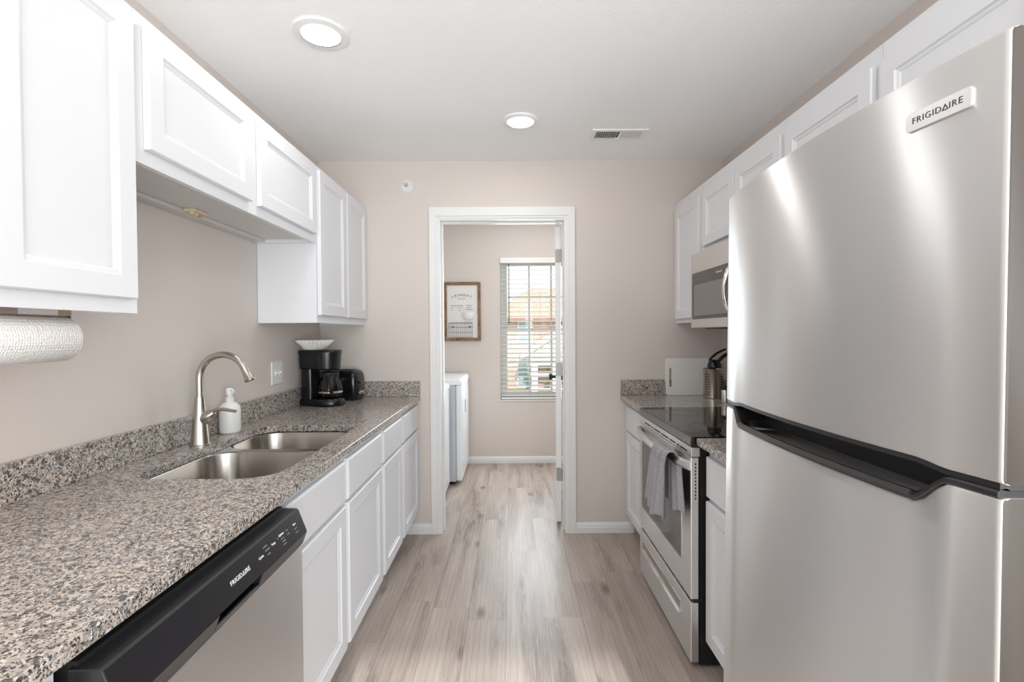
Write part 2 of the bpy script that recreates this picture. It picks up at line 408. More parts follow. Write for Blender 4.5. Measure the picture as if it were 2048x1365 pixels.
# door casing and jamb
def casing_loops():
    b = NB()
    for y0, y1, sgn in ((YB-.018, YB, 1), (YB+.115, YB+.133, 1)):
        for o, ot, i, t0 in ((.070, .083, .026, 0), (.026, .026, .012, .006)):
            x0, x1 = DX0-o, DX1+o; xi0, xi1 = DX0-i, DX1+i
            yy0 = y0 + (t0 if y0 < YB else 0); yy1 = y1 - (0 if y0 < YB else t0)
            pts_o = [(x0, 0), (x0, DZ+ot), (x1, DZ+ot), (x1, 0)]; pts_i = [(xi0, 0), (xi0, DZ+i), (xi1, DZ+i), (xi1, 0)]
            poly = pts_o + pts_i[::-1]
            for q in range(3):
                loops(b, [[FY(u, v, yy) for u, v in (pts_o[q], pts_o[q+1], pts_i[q+1], pts_i[q])] for yy in (yy0, yy1)])
    for x0, x1 in ((DX0-.02, DX0), (DX1, DX1+.02)): box(b, x0, x1, YB-.006, YB+.121, 0, DZ+.02)
    box(b, DX0, DX1, YB-.006, YB+.121, DZ, DZ+.02)
    for x0, x1 in ((DX0, DX0+.011), (DX1-.005, DX1)): box(b, x0, x1, YB+.045, YB+.08, 0, DZ)
    box(b, DX0+.011, DX1-.005, YB+.045, YB+.08, DZ-.011, DZ)
    return b
struct('trim_1', casing_loops(), TRIM, bev=.0008)
BBP = [(0, 0), (.014, 0), (.014, .038), (.011, .042), (.012, .048), (.009, .056), (.005, .066), (0, .068)]
def baseboard(b, x0, x1, yw): return prism(b, [(-d, z) for d, z in BBP], lambda u, v, w_: (w_, yw+u, v), x0, x1)
b = NB(); baseboard(b, -.70, DX0-.070, YB); baseboard(b, DX1+.070, .80, YB); struct('baseboard_back', b, TRIM)
struct('baseboard_far', baseboard(NB(), -1.24, 1.02, YF), TRIM)

# laundry door leaf, swung open past square into the laundry
d1 = thing('door_1', (DX1-.011, YB+.128, 0), None, None, kind='structure', rot=(0, 0, math.radians(-6.0)))
hx, hy = DX1-.011, YB+.128
LT = .036
b = NB(); box(b, hx-LT, hx, hy, hy+.785, .022, 2.035)
ob('door_leaf', b, TRIM, d1, bev=.002)
for z in (1.84, 1.07, .35):
    b = NB(); prism(b, rrect(hx-LT+.002, hx-.001, z-.045, z+.045, .008), FY, hy-.0035, hy-.001)
    box(b, hx-.001, hx+.010, hy-.012, hy-.002, z-.045, z+.045)
    ob('hinge', b, HINGE, d1)
b = NB(); kz, ky = .955, hy+.715
for s in (-1, 1):
    xf = hx-LT if s < 0 else hx
    lathe(b, [(.032, 0), (.032, s*.008), (.014, s*.012), (.012, s*.034), (.022, s*.040), (.028, s*.050), (.026, s*.062), (.012, s*.068)], (xf, ky, kz), 20, 'x')
ob('door_handle', b, MATTE, d1, smooth=40, label='black round door knob')

# laundry window
w1 = thing('window_1', (.302, YF+.06, WZ0), None, None, kind='structure')
MZ = 1.335
ob('window_frame', plate(NB(), [(WX0, WZ0), (WX1, WZ0), (WX1, WZ1), (WX0, WZ1)], [[(WX0+.035, WZ0+.035), (WX1-.035, WZ0+.035), (WX1-.035, WZ1-.035), (WX0+.035, WZ1-.035)]], FY, YF+.055, YF+.115), VINYL, w1)
for (z0, z1, ys) in ((MZ-.005, WZ1-.035, .088), (WZ0+.035, MZ+.03, .062)):
    x0, x1 = WX0+.035, WX1-.035
    s = ob('sash', plate(NB(), [(x0, z0), (x1, z0), (x1, z1), (x0, z1)], [[(x0+.035, z0+.035), (x1-.035, z0+.035), (x1-.035, z1-.035), (x0+.035, z1-.035)]], FY, YF+ys, YF+ys+.022), VINYL, w1)
    b = NB()
    for k in (1, 2):
        xm = x0+.035 + (x1-x0-.07)*k/3; box(b, xm-.009, xm+.009, YF+ys+.006, YF+ys+.016, z0+.035, z1-.035)
    zm = (z0+z1)/2
    for xa, xb in zip([x0+.035 + (x1-x0-.07)*k/3 for k in range(3)], [x0+.035 + (x1-x0-.07)*k/3 for k in range(1, 4)]):
        box(b, xa+.009, xb-.009, YF+ys+.006, YF+ys+.016, zm-.009, zm+.009)
    ob('muntin', b, VINYL, s)
    ob('pane', box(NB(), x0+.035, x1-.035, YF+ys+.009, YF+ys+.013, z0+.035, z1-.035), PANE, s)
b = NB(); box(b, WX0, WX1, YF-.012, YF+.055, WZ0-.012, WZ0)
ob('sill', b, TRIM, w1, bev=.003)

# ================================================================== LAMPS, VENT, SPRINKLER
def downlight(x, y, label):
    o = thing('recessed_light', (x, y, CZ-.008), label, 'ceiling light', 'recessed ceiling lights')
    b = NB(); lathe(b, [(.072, -.004), (.098, -.001), (.097, .003), (.095, .008), (.070, .008), (.070, -.002)], (x, y, CZ-.008), 40, cap0=False, cap1=False)
    ob('trim_ring', b, WPLAST, o, smooth=40)
    ob('diffuser', lathe(NB(), [(.070, 0), (.0701, .004)], (x, y, CZ-.0095), 40), LED, o, label='lit round diffuser')
    return o
downlight(-.70, 1.852, 'round recessed ceiling light above the sink, the larger one at upper left of the photo')
downlight(.057, 2.616, 'round recessed ceiling light in mid ceiling, the one nearest the doorway')
downlight(.30, -.35, 'added round recessed ceiling light, unseen behind the camera, to light the kitchen')  # extra lamp out of view, added for the kitchen's brightness
downlight(.25, 4.2, 'added round recessed ceiling light, unseen, to brighten the laundry room')  # unseen lamp put in because the laundry needed more light

v = thing('ceiling_vent', (.611, 2.80, CZ-.012), 'white rectangular ceiling air vent with two banks of louvres', 'vent')
ob('frame', plate(NB(), [(.456, 2.728), (.766, 2.728), (.766, 2.872), (.456, 2.872)], [[(.484, 2.752), (.738, 2.752), (.738, 2.848), (.484, 2.848)]], FZ, CZ-.008, CZ-.0005), WPLAST, v, bev=.002)
ob('backing', box(NB(), .484, .738, 2.752, 2.848, CZ-.0012, CZ-.0004), LAV, v)
for k in range(22):
    x = .491 + .24*(k+.5)/22 + (.004 if k > 10 else -.004); s = 1 if k < 11 else -1
    b = NB(); prism(b, [(x-.0045*s-.0007, CZ-.010), (x-.0045*s+.0007, CZ-.010), (x+.0035*s+.0007, CZ-.0015), (x+.0035*s-.0007, CZ-.0015)], FY, 2.752, 2.848)
    ob('louvre', b, WPLAST, v)

sx, sz = -.674, 2.278
o = thing('sprinkler_head', (sx, YB-.02, sz), 'small round white fire sprinkler on the wall above the doorway', 'sprinkler')
ob('escutcheon', lathe(NB(), [(.039, 0), (.039, -.004), (.031, -.010), (.026, -.004), (.0005, -.003)], (sx, YB, sz), 28, 'y'), WPLAST, o, smooth=35)
b = NB(); lathe(b, [(.007, -.003), (.007, -.018), (.003, -.022)], (sx, YB, sz), 12, 'y'); box(b, sx-.015, sx+.015, YB-.034, YB-.032, sz+.006, sz+.012)
tube(b, [(sx-.012, YB-.01, sz), (sx-.014, YB-.022, sz+.002), (sx-.008, YB-.033, sz+.008)], .0022, 6); tube(b, [(sx+.012, YB-.01, sz), (sx+.014, YB-.022, sz+.002), (sx+.008, YB-.033, sz+.008)], .0022, 6)
ob('nozzle', b, CHROME, o, smooth=40)

# ================================================================== CABINETS
DOOR = [(0, 0), (0, .014), (.003, .018), (.054, .018), (.058, .013), (.064, .012), (.069, .0085)]
DRAWER = [(0, 0), (0, .013), (.003, .0165), (.007, .018)]
def cabinet(name, label, group, side, y0, y1, z0, z1, doors, drawers=(), base=False, under=None, strip=False):
    s = 1 if side == 'L' else -1
    xw = XL if s > 0 else XR
    xf = (-.625 if base else -.954) if s > 0 else (.765 if base else 1.081)    # front of the face frame
    fc = faceR if s > 0 else faceL
    o = thing(name, ((xw+xf)/2, (y0+y1)/2, z0), label, 'cabinet', group)
    g = .0008
    xb = xw + s*.002; xk = xf - s*.019
    zb = min(d_[2] for d_ in doors) - .013 if base else z0
    b = NB()
    if base:
        for ya in (y0+g, y1-g-.016): box(b, xb, xk, ya, ya+.016, zb, z1)
        box(b, xb, xb+s*.01, y0+g+.016, y1-g-.016, zb, z1); box(b, xb+s*.01, xk, y0+g+.016, y1-g-.016, zb, zb+.018)
    else:
        for ya in (y0+g, y1-g-.016): box(b, xb, xk, ya, ya+.016, z0, z1)
        box(b, xb, xk, y0+g+.016, y1-g-.016, z1-.016, z1); box(b, xb, xb+s*.008, y0+g+.016, y1-g-.016, z0+.03, z1-.016)
    ob('carcass', b, WHITE, o)
    if not base:
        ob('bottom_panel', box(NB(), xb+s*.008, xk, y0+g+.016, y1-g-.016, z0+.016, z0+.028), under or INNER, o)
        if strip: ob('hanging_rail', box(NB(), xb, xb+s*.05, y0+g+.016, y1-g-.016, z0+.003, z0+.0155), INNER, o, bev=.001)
    else:
        ob('toe_kick', box(NB(), xf-s*.075, xf-s*.09, y0, y1, 0, zb), WHITE, o)
    rails = sorted(set([(a, c) for a, c, _, _ in doors]))
    holes = []
    for (a, c, e, f) in list(doors) + list(drawers): holes.append([(a+.012, e+.012), (c-.012, e+.012), (c-.012, f-.012), (a+.012, f-.012)])
    ob('face_frame', plate(NB(), [(y0+g, zb), (y1-g, zb), (y1-g, z1), (y0+g, z1)], holes, lambda u, v, w_: (w_, u, v), xk, xf), WHITE, o)
    for (a, c, e, f) in doors:
        d = ob('door', ringpanel(NB(), a, c, e, f, DOOR, fc(xf+s*.0012)), WHITE, o)
        ob('door_back', box(NB(), xk+s*.001, xf+s*.0008, a+.013, c-.013, e+.013, f-.013), WHITE, d)
    for (a, c, e, f) in drawers:
        d = ob('drawer_front', ringpanel(NB(), a, c, e, f, DRAWER, fc(xf+s*.0012)), WHITE, o)
        ob('drawer_box', box(NB(), xk+s*.001, xf+s*.0008, a+.013, c-.013, e+.013, f-.013), WHITE, d)
    return o
UG, BG = 'white upper wall cabinets', 'white base cabinets'
UZ0, UZ1, SZ0 = 1.375, 2.150, 1.765
cabinet('upper_cabinet', 'tall white upper cabinet at left edge above the paper towel roll', UG, 'L', .53, 1.262, UZ0, UZ1, [(.545, .888, 1.41, 2.125), (.897, 1.243, 1.41, 2.125)], under=TAN)
cabinet('upper_cabinet', 'short white two-door upper cabinet over the sink', UG, 'L', 1.262, 2.425, SZ0, UZ1, [(1.292, 1.803, 1.803, 2.124), (1.862, 2.396, 1.803, 2.124)], strip=True)
cabinet('upper_cabinet', 'tall white two-door upper cabinet above the coffee maker', UG, 'L', 2.425, YB-.002, UZ0, UZ1, [(2.437, 2.822, 1.413, 2.128), (2.845, 3.216, 1.413, 2.128)])
cabinet('upper_cabinet', 'tall narrow white upper cabinet between end wall and microwave', UG, 'R', 2.762, YB-.002, UZ0, UZ1, [(2.785, 3.19, 1.400, 2.095)])
cabinet('upper_cabinet', 'short white two-door upper cabinet above the microwave', UG, 'R', 1.932, 2.762, SZ0, UZ1, [(1.946, 2.343, 1.790, 2.095), (2.354, 2.741, 1.790, 2.095)])
cabinet('upper_cabinet', 'white one-door upper cabinet partly hidden behind the refrigerator top', UG, 'R', 1.435, 1.932, UZ0, UZ1, [(1.457, 1.917, 1.400, 2.095)])
cabinet('upper_cabinet', 'white two-door upper cabinet directly above the refrigerator', UG, 'R', .485, 1.435, SZ0, UZ1, [(.505, .950, 1.790, 2.095), (.962, 1.424, 1.790, 2.095)])
CT = .908; CB = .880
cabinet('base_cabinet', 'white base cabinet before the dishwasher, only a sliver at bottom left', BG, 'L', .05, .664, 0, .879, [(.07, .35, .165, .690), (.365, .645, .165, .690)], [(.07, .35, .705, .855), (.365, .645, .705, .855)], base=True)
cabinet('base_cabinet', 'white two-door base cabinet under the sink beside the dishwasher', BG, 'L', 1.298, 2.316, 0, .879, [(1.322, 1.790, .165, .690), (1.824, 2.292, .165, .690)], [(1.322, 1.790, .705, .855), (1.824, 2.292, .705, .855)], base=True)
cabinet('base_cabinet', 'white two-door base cabinet under the coffee maker beside the doorway', BG, 'L', 2.316, YB-.002, 0, .879, [(2.336, 2.710, .165, .690), (2.756, 3.200, .165, .690)], [(2.336, 2.710, .705, .855), (2.756, 3.200, .705, .855)], base=True)
cabinet('base_cabinet', 'white base cabinet between the end wall and the range', BG, 'R', 2.680, YB-.002, 0, .879, [(2.700, 3.200, .130, .668)], [(2.700, 3.200, .684, .840)], base=True)
cabinet('base_cabinet', 'narrow white base cabinet between the range and the refrigerator', BG, 'R', 1.37, 1.895, 0, .879, [(1.390, 1.885, .120, .668)], [(1.390, 1.885, .684, .840)], base=True)

# ================================================================== COUNTERTOPS AND SINK
SX0, SX1, SY0, SY1 = -1.112, -.687, 1.402, 2.215
o = thing('countertop', (-.92, 1.65, CB), 'long speckled granite countertop with sink cutout along the left wall', 'countertop', 'granite countertops')
hole = rrect(SX0, SX1, SY0, SY1, .10, 8)
ob('slab', plate(NB(), [(XL+.001, .05), (-.597, .05), (-.597, YB-.001), (XL+.001, YB-.001)], [hole], FZ, CB, CT), GRANITE, o, bev=.0025)
o = thing('countertop', (1.05, 2.95, CB), 'short granite countertop at the far right under the cutting board', 'countertop', 'granite countertops')
ob('slab', box(NB(), .715, XR-.001, 2.680, YB-.001, CB, CT), GRANITE, o, bev=.0025)
o = thing('countertop', (1.05, 1.63, CB), 'small granite countertop between the range and the refrigerator', 'countertop', 'granite countertops')
ob('slab', box(NB(), .715, XR-.001, 1.37, 1.895, CB, CT), GRANITE, o, bev=.0025)
for (x0, x1, y0, y1, lb) in ((XL+.001, XL+.021, .05, YB-.001, 'long granite backsplash strip along the left wall behind the faucet'),
        (XL+.0215, -.597, YB-.021, YB-.001, 'short granite backsplash strip on the end wall beside the toaster'),
        (.715, XR-.001, YB-.021, YB-.001, 'granite backsplash strip on the end wall behind the cutting board'),
        (XR-.021, XR-.001, 2.680, YB-.0215, 'granite backsplash strip on the right wall behind the utensil holder'),
        (XR-.021, XR-.001, 1.37, 1.895, 'granite backsplash strip on the right wall hidden by the refrigerator')):
    o = ob('backsplash', box(NB(), x0, x1, y0, y1, CT+.0002, CT+.100), GRANITE, bev=.002, loc=((x0+x1)/2, (y0+y1)/2, CT))
    tag(o, lb, 'backsplash', 'granite backsplashes')

sk = thing('sink', (-.9, 1.81, .67), 'double bowl stainless steel undermount sink in the granite counter', 'sink')
b1 = (SX0-.004, SX1+.004, SY0-.004, 1.852); b2 = (SX0-.004, SX1+.004, 1.882, SY1+.004)
h1, h2 = rrect(*b1, .095, 8), rrect(*b2, .095, 8)
ob('rim', plate(NB(), rrect(SX0-.018, SX1+.018, SY0-.018, SY1+.018, .10, 8), [h1, h2], FZ, CB-.0035, CB-.0005), SINKST, sk, bev=.001)
for bb, hh in ((b1, h1), (b2, h2)):
    ls = []
    for ins, z, r in ((0, CB-.0005, .095), (.002, CB-.008, .095), (.008, .74, .09), (.014, .705, .085), (.028, .686, .075), (.05, .680, .06), (.10, .677, .04)):
        ls.append([(u, v, z) for u, v in rrect(bb[0]+ins, bb[1]-ins, bb[2]+ins, bb[3]-ins, r, 8)])
    bw = ob('bowl', loops(NB(), ls, False, True), SINKST, sk, smooth=50, solid=.0012)
    cx, cy = (bb[0]+bb[1])/2, (bb[2]+bb[3])/2
    ob('drain', lathe(NB(), [(.045, 0), (.045, .002), (.036, .003), (.030, .0005), (.002, .001)], (cx, cy, .6782), 28), CHROME, bw, smooth=40)

# faucet
fx, fy = -1.162, 1.835
fa = thing('faucet', (fx, fy, CT), 'brushed nickel gooseneck kitchen faucet at the back of the sink', 'faucet')
ob('body', lathe(NB(), [(.037, 0), (.037, .003), (.033, .005), (.031, .015), (.0165, .178), (.0165, .182)], (fx, fy, CT), 32), NICKEL, fa, smooth=40)
R_ = .088; cz = 1.157; cx = fx + R_
pts = [(fx, fy, 1.085), (fx, fy, 1.12)] + [(cx - R_*math.cos(a), fy, cz + R_*math.sin(a)) for a in [math.radians(t) for t in range(0, 170, 10)]]
e = Vector(pts[-1]); d = (e - Vector(pts[-2])).normalized()
ob('spout', tube(NB(), pts, .0125, 16), NICKEL, fa, smooth=50)
ob('spray_head', tube(NB(), [e - d*.004, e + d*.006, e + d*.028, e + d*.040, e + d*.044], [.0132, .0135, .016, .020, .0185], 20), NICKEL, fa, smooth=35)
b = NB(); tube(b, [(fx+.012, fy+.002, 1.002), (fx+.026, fy, 1.012), (fx+.042, fy-.002, 1.022), (fx+.054, fy-.003, 1.032)], [.022, .023, .020, .010], 16)
tube(b, [(fx+.040, fy-.002, 1.026), (fx+.062, fy-.004, 1.040), (fx+.095, fy-.008, 1.042), (fx+.140, fy-.012, 1.035)], [.010, .0085, .0085, .007], 12, flat=.75)
ob('handle', b, NICKEL, fa, smooth=50)

# soap bottle
bx, by = -1.179, 2.06
o = thing('soap_bottle', (bx, by, CT), 'white pump soap bottle behind the faucet handle', 'bottle')
ob('bottle', lathe(NB(), [(.034, 0), (.039, .004), (.041, .012), (.041, .098), (.038, .112), (.028, .124), (.015, .130), (.015, .134)], (bx, by, CT), 28), WPLAST, o, smooth=40)
b = NB(); lathe(b, [(.0165, .132), (.0165, .150), (.010, .152), (.009, .158), (.014, .160), (.0145, .182), (.012, .188)], (bx, by, CT), 20)
tube(b, [(bx, by, CT+.180), (bx+.018, by-.012, CT+.180), (bx+.030, by-.02, CT+.174)], [.006, .006, .004], 10)
ob('pump', b, WPLAST, o, smooth=40)

# switch plate
o = thing('switch_plate', (XL, 2.612, 1.055), 'white two-gang switch plate on the left wall beside the coffee maker', 'light switch')
ob('plate', ringpanel(NB(), 2.552, 2.672, 1.055, 1.175, [(0, 0), (0, .004), (.003, .006)], faceR(XL+.0003)), WPLAST, o)
for yy in (2.589, 2.635):
    b = NB(); box(b, XL+.006, XL+.008, yy-.007, yy+.007, 1.100, 1.130)
    prism(b, [(XL+.008, 1.108), (XL+.008, 1.122), (XL+.020, 1.121), (XL+.021, 1.116)], FY, yy-.004, yy+.004)
    ob('toggle', b, WPLAST, o, bev=.001)

# junction block under the short cabinet
o = thing('wire_clip', (-1.165, 1.83, SZ0+.003), 'small beige wire block on the underside of the short cabinet over the sink', 'wire block')
BEI = simple('beige plastic', (214, 200, 172), .5)
ob('block', box(NB(), -1.187, -1.145, 1.80, 1.875, SZ0+.004, SZ0+.0155), BEI, o, bev=.002)
for k in range(3): ob('terminal', lathe(NB(), [(.009, 0), (.009, -.006), (.006, -.008)], (-1.166, 1.816+.021*k, SZ0+.004), 14), simple('amber terminal', (186, 150, 108), .4) if k == 2 else BEI, o, smooth=40)

# ================================================================== DISHWASHER
dw = thing('dishwasher', (-.85, .98, 0), 'stainless dishwasher with black control panel under the left counter', 'dishwasher')
D0, D1 = .672, 1.290
ob('tub', box(NB(), XL+.03, -.603, D0+.004, D1-.004, .1, .868), MATTE, dw)
ob('door_panel', prism(NB(), [(-.602, .112), (-.556, .112), (-.553, .118), (-.553, .766), (-.602, .766)], lambda u, v, w_: (u, w_, v), D0, D1), STEEL, dw, bev=.003)
FRONT = [(-.612, .801), (-.541, .801), (-.563, .858), (-.568, .861), (-.612, .861)]
b = prism(NB(), FRONT, lambda u, v, w_: (u, w_, v), D0-.003, D1+.003)
cp = ob('control_panel', b, SATIN, dw, bev=.002)
LOW = [(-.60, .767), (-.553, .767), (-.541, .8005), (-.60, .8005)]
for ya, yb in ((D0-.003, .905), (1.062, D1+.003)): ob('lower_band', prism(NB(), LOW, lambda u, v, w_: (u, w_, v), ya, yb), SATIN, cp, bev=.0015)
b = NB(); prism(b, [(-.60, .767), (-.553, .767), (-.549, .778), (-.552, .780), (-.578, .776), (-.588, .786), (-.588, .8005), (-.60, .8005)], lambda u, v, w_: (u, w_, v), .9055, 1.0615)
ob('handle_pocket', b, BLACK, cp)
ob('toe_panel', box(NB(), -.66, -.645, D0+.002, D1-.002, 0, .1), MATTE, dw)
n = Vector((.057, 0, .022)).normalized(); uy_ = Vector((-.022, 0, .057)).normalized()
def dwp(y, t): return (-.541 - .022*t + n.x*.0006, y, .801 + .057*t + n.z*.0006)
wordmark(.0128, PRINTW, cp, dwp(.993, .50), (0, 1, 0), uy_, .0003, .0001)
for s_, y_, t_ in (('Cycles', 1.075, .50), ('Temp', 1.134, .58), ('Options', 1.176, .66), ('Start', 1.245, .62)):
    text('lettering', s_, .0075, PRINTW, cp, dwp(y_, t_), (0, 1, 0), uy_, .0003, .0001)
for y_, t_, l_ in ((1.101, .70, .018), (1.106, .55, .02), (1.106, .38, .013), (1.157, .6, .006), (1.176, .48, .016), (1.178, .36, .016), (1.178, .24, .016), (1.205, .62, .012), (1.206, .46, .012), (1.245, .42, .016), (1.245, .26, .014)):
    b = NB(); loops(b, [[dwp(y_-l_/2, t_), dwp(y_+l_/2, t_), dwp(y_+l_/2, t_+.035), dwp(y_-l_/2, t_+.035)]] , True, False); ob('print_mark', b, PRINTG, cp)

# ================================================================== COFFEE MAKER, FILTERS, TOASTER
mx, my = -1.086, 2.860
cm = thing('coffee_maker', (mx, my, CT), 'black drip coffee maker with glass carafe in the left corner', 'coffee maker', rot=(0, 0, math.radians(-24)))
def rr(x0, x1, y0, y1, r, z, n=6, rf=None): return [(u, v, z) for u, v in rrect(x0, x1, y0, y1, r, n)]
def stadium(x0, x1, hw, z, n=14):               # square back, round front (+x)
    o_ = [(mx+x0, my-hw, z), (mx+x1-hw, my-hw, z)]
    o_ += [(mx+x1-hw+hw*math.cos(a), my+hw*math.sin(a), z) for a in [math.radians(-90+180*k/n) for k in range(1, n)]]
    return o_ + [(mx+x1-hw, my+hw, z), (mx+x0, my+hw, z)]
ob('base', loops(NB(), [stadium(-.105, .125, .080, CT), stadium(-.107, .128, .083, CT+.008), stadium(-.107, .128, .083, CT+.026), stadium(-.105, .118, .076, CT+.040)]), BLACK, cm, smooth=40)
ob('water_tower', loops(NB(), [rr(mx-.106, mx-.028, my-.08, my+.08, .02, CT+.038), rr(mx-.106, mx-.028, my-.08, my+.08, .02, CT+.21)]), BLACK, cm, smooth=40)
ob('brew_housing', loops(NB(), [stadium(-.106, .085, .072, CT+.208), stadium(-.106, .095, .080, CT+.214), stadium(-.107, .102, .083, CT+.300)]), BLACK, cm, smooth=40)
ob('lid', loops(NB(), [stadium(-.110, .105, .086, CT+.3005), stadium(-.110, .105, .086, CT+.312), stadium(-.104, .099, .080, CT+.320)]), BLACK, cm, smooth=40)
ob('control_panel', lathe(NB(), [(.017, 0), (.015, .004), (.006, .006)], (mx+.1275, my, CT+.020), 20, 'x'), GREYPL, cm, smooth=40)
ca = ob('carafe', lathe(NB(), [(.048, .042), (.058, .046), (.069, .070), (.069, .100), (.060, .138), (.048, .160), (.048, .170), (.0465, .170), (.0465, .160), (.0585, .137), (.0675, .100), (.0675, .070), (.056, .048), (.03, .045)], (mx+.045, my, CT), 32, cap0=True, cap1=True), CARAFE, cm, smooth=50)
ob('carafe_band', lathe(NB(), [(.0695, .074), (.0705, .075), (.0705, .084), (.0695, .085)], (mx+.045, my, CT), 32, cap0=False, cap1=False), CHROME, ca, smooth=40)
ob('carafe_lid', lathe(NB(), [(.049, .166), (.050, .172), (.050, .190), (.040, .196)], (mx+.045, my, CT), 28), MATTE, ca, smooth=40)
a_ = math.radians(-42)
def hpt(r, z): return (mx+.045+r*math.cos(a_), my+r*math.sin(a_), CT+z)
ob('carafe_handle', tube(NB(), [hpt(.050, .176), hpt(.078, .178), hpt(.098, .165), hpt(.101, .120), hpt(.092, .082), hpt(.071, .076)], [.009, .010, .011, .011, .010, .008], 10), MATTE, ca, smooth=50)
ob('warming_plate', lathe(NB(), [(.062, .040), (.060, .0415), (.01, .0415)], (mx+.045, my, CT), 28), MATTE, cm)

qx, qy = -1.135, 2.850
b = NB(); ls = []
N = 120
for r, z in ((.052, 0), (.058, .002), (.072, .022), (.088, .042), (.100, .056)):
    amp = max(0, (r-.055)/.045)*.009
    ls.append([((r+amp*math.cos(30*2*PI*k/N))*math.cos(2*PI*k/N)+qx, (r+amp*math.cos(30*2*PI*k/N))*math.sin(2*PI*k/N)+qy, CT+.3215+z) for k in range(N)])
o = ob('coffee_filters', loops(b, ls, True, False), FILTER, loc=(qx, qy, CT+.3215), smooth=60, solid=.002)
tag(o, 'stack of fluted white paper coffee filters on top of the coffee maker', 'coffee filter')

tx, ty = -1.072, 3.095
to = thing('toaster', (tx, ty, CT), 'black toaster in the corner behind the coffee maker', 'toaster', rot=(0, 0, math.radians(-6)))
def trr(hx_, hy_, r, z): return [(tx+u, ty+v, z) for u, v in rrect(-hx_, hx_, -hy_, hy_, r, 6)]
ob('body', loops(NB(), [trr(.128, .072, .03, CT+.008), trr(.134, .078, .035, CT+.02), trr(.134, .078, .035, CT+.13), trr(.128, .073, .035, CT+.165), trr(.112, .060, .03, CT+.182), trr(.10, .05, .03, CT+.186)]), BLACK, to, smooth=50)
ob('foot', box(NB(), tx-.11, tx+.11, ty-.06, ty+.06, CT, CT+.008), MATTE, to)
for s in (-1, 1): ob('slot', box(NB(), tx-.085, tx+.085, ty+s*.024-.012, ty+s*.024+.012, CT+.1855, CT+.1875), MATTE, to)
ob('slot_plate', box(NB(), tx-.095, tx+.095, ty-.042, ty+.042, CT+.1845, CT+.186), STEEL, to)
ob('lever', box(NB(), tx+.133, tx+.152, ty-.04, ty-.008, CT+.105, CT+.118), GREYPL, to, bev=.004)
ob('dial', lathe(NB(), [(.016, 0), (.015, .010), (.009, .013)], (tx+.133, ty+.015, CT+.045), 20, 'x'), CHROME, to, smooth=40)
ob('dial', lathe(NB(), [(.010, 0), (.009, .007), (.005, .009)], (tx+.133, ty-.028, CT+.045), 20, 'x'), CHROME, to, smooth=40)

# ================================================================== PAPER TOWEL
px, pz, pr = -1.030, 1.313, .052
o = thing('paper_towel_roll', (px, 1.0, pz-pr), 'quilted white paper towel roll under the upper cabinet at left edge', 'paper towel')
ob('paper', lathe(NB(), [(.019, .002), (pr-.002, 0), (pr, .004), (pr, .275), (pr-.003, .279), (.019, .277)], (px, .853, pz), 48, 'y', False, False), PAPER, o, smooth=50)
ob('core', lathe(NB(), [(.019, .002), (.0175, .002), (.0175, .277), (.019, .277)], (px, .853, pz), 24, 'y', False, False), simple('brown cardboard', (178, 146, 112), .9), o)
o = thing('towel_holder', (px, 1.0, UZ0), 'metal paper towel holder screwed below the left upper cabinet', 'paper towel holder')
b = NB(); box(b, px-.03, px+.03, .84, 1.148, UZ0+.0125, UZ0+.0155)
ob('mounting_bar', b, NICKEL, o)
for yy in (.8415, 1.1405):
    b = NB(); box(b, px-.014, px+.014, yy-.0015, yy+.0015, pz-.015, UZ0+.0125); lathe(b, [(.014, 0), (.014, .012 if yy < 1 else -.012), (.006, .014 if yy < 1 else -.014)], (px, yy, pz), 18, 'y')
    ob('arm', b, NICKEL, o)

# ================================================================== RANGE
R0, R1, RX = 1.907, 2.668, .697
rg = thing('range', (1.03, 2.29, 0), 'stainless electric range with black glass cooktop on the right', 'range')
ob('body', box(NB(), RX+.036, 1.30, R0+.003, R1-.003, .012, .868), MATTE, rg)
ob('fascia_reflection', prism(NB(), [(RX+.0035, .871), (RX-.004, .876), (RX-.002, .902), (RX+.0035, .909)], lambda u, v, w_: (u, w_, v), R0, R1), simple('fascia with painted reflection', (112, 110, 109), .22, .7), rg, bev=.001)  # glossy black fascia coloured grey, the floor's reflection painted in
ct_ = ob('cooktop', prism(NB(), [(RX+.004, .872), (RX+.004, .910), (1.315, .910), (1.315, .872)], lambda u, v, w_: (u, w_, v), R0, R1), BGLASS, rg, bev=.001)
for (bx_, by_, r_) in ((.87, 2.10, .105), (.87, 2.48, .085), (1.13, 2.10, .075), (1.13, 2.48, .10)):
    ob('burner', lathe(NB(), [(r_, .0002), (r_+.0015, .0005), (r_+.003, .0002)], (bx_, by_, .910), 48, cap0=False, cap1=False), RINGM, ct_)
b = NB(); prism(b, [(RX+.002, .832), (RX+.004, .868), (RX+.036, .868), (RX+.036, .832)], lambda u, v, w_: (u, w_, v), R0+.002, R1-.002)
vs = ob('vent_strip', b, STEEL, rg, bev=.001)
k = R0+.05
for ln in [.075, .022, .075, .10, .10, .022, .10, .10]:
    if k+ln > R1-.02: break
    ob('vent_slot', box(NB(), RX+.0018, RX+.006, k, k+ln, .842, .848), MATTE, vs); k += ln+.02
dr = ob('oven_door', box(NB(), RX, RX+.032, R0, R1, .272, .830), STEEL, rg, bev=.003)
ob('window', prism(NB(), rrect(R0+.105, R1-.052, .388, .772, .012), FX, RX-.0012, RX-.0003), OVGLASS, dr)
b = plate(NB(), rrect(R0+.100, R1-.047, .383, .777, .014), [rrect(R0+.106, R1-.053, .389, .771, .011)], FX, RX-.0016, RX-.0002)
ob('window_trim', b, CHROME, dr)
for j in range(11): ob('side_vent', box(NB(), RX+.016, RX+.021, R0-.0006, R0+.001, .665+.0135*j, .6725+.0135*j), MATTE, dr)
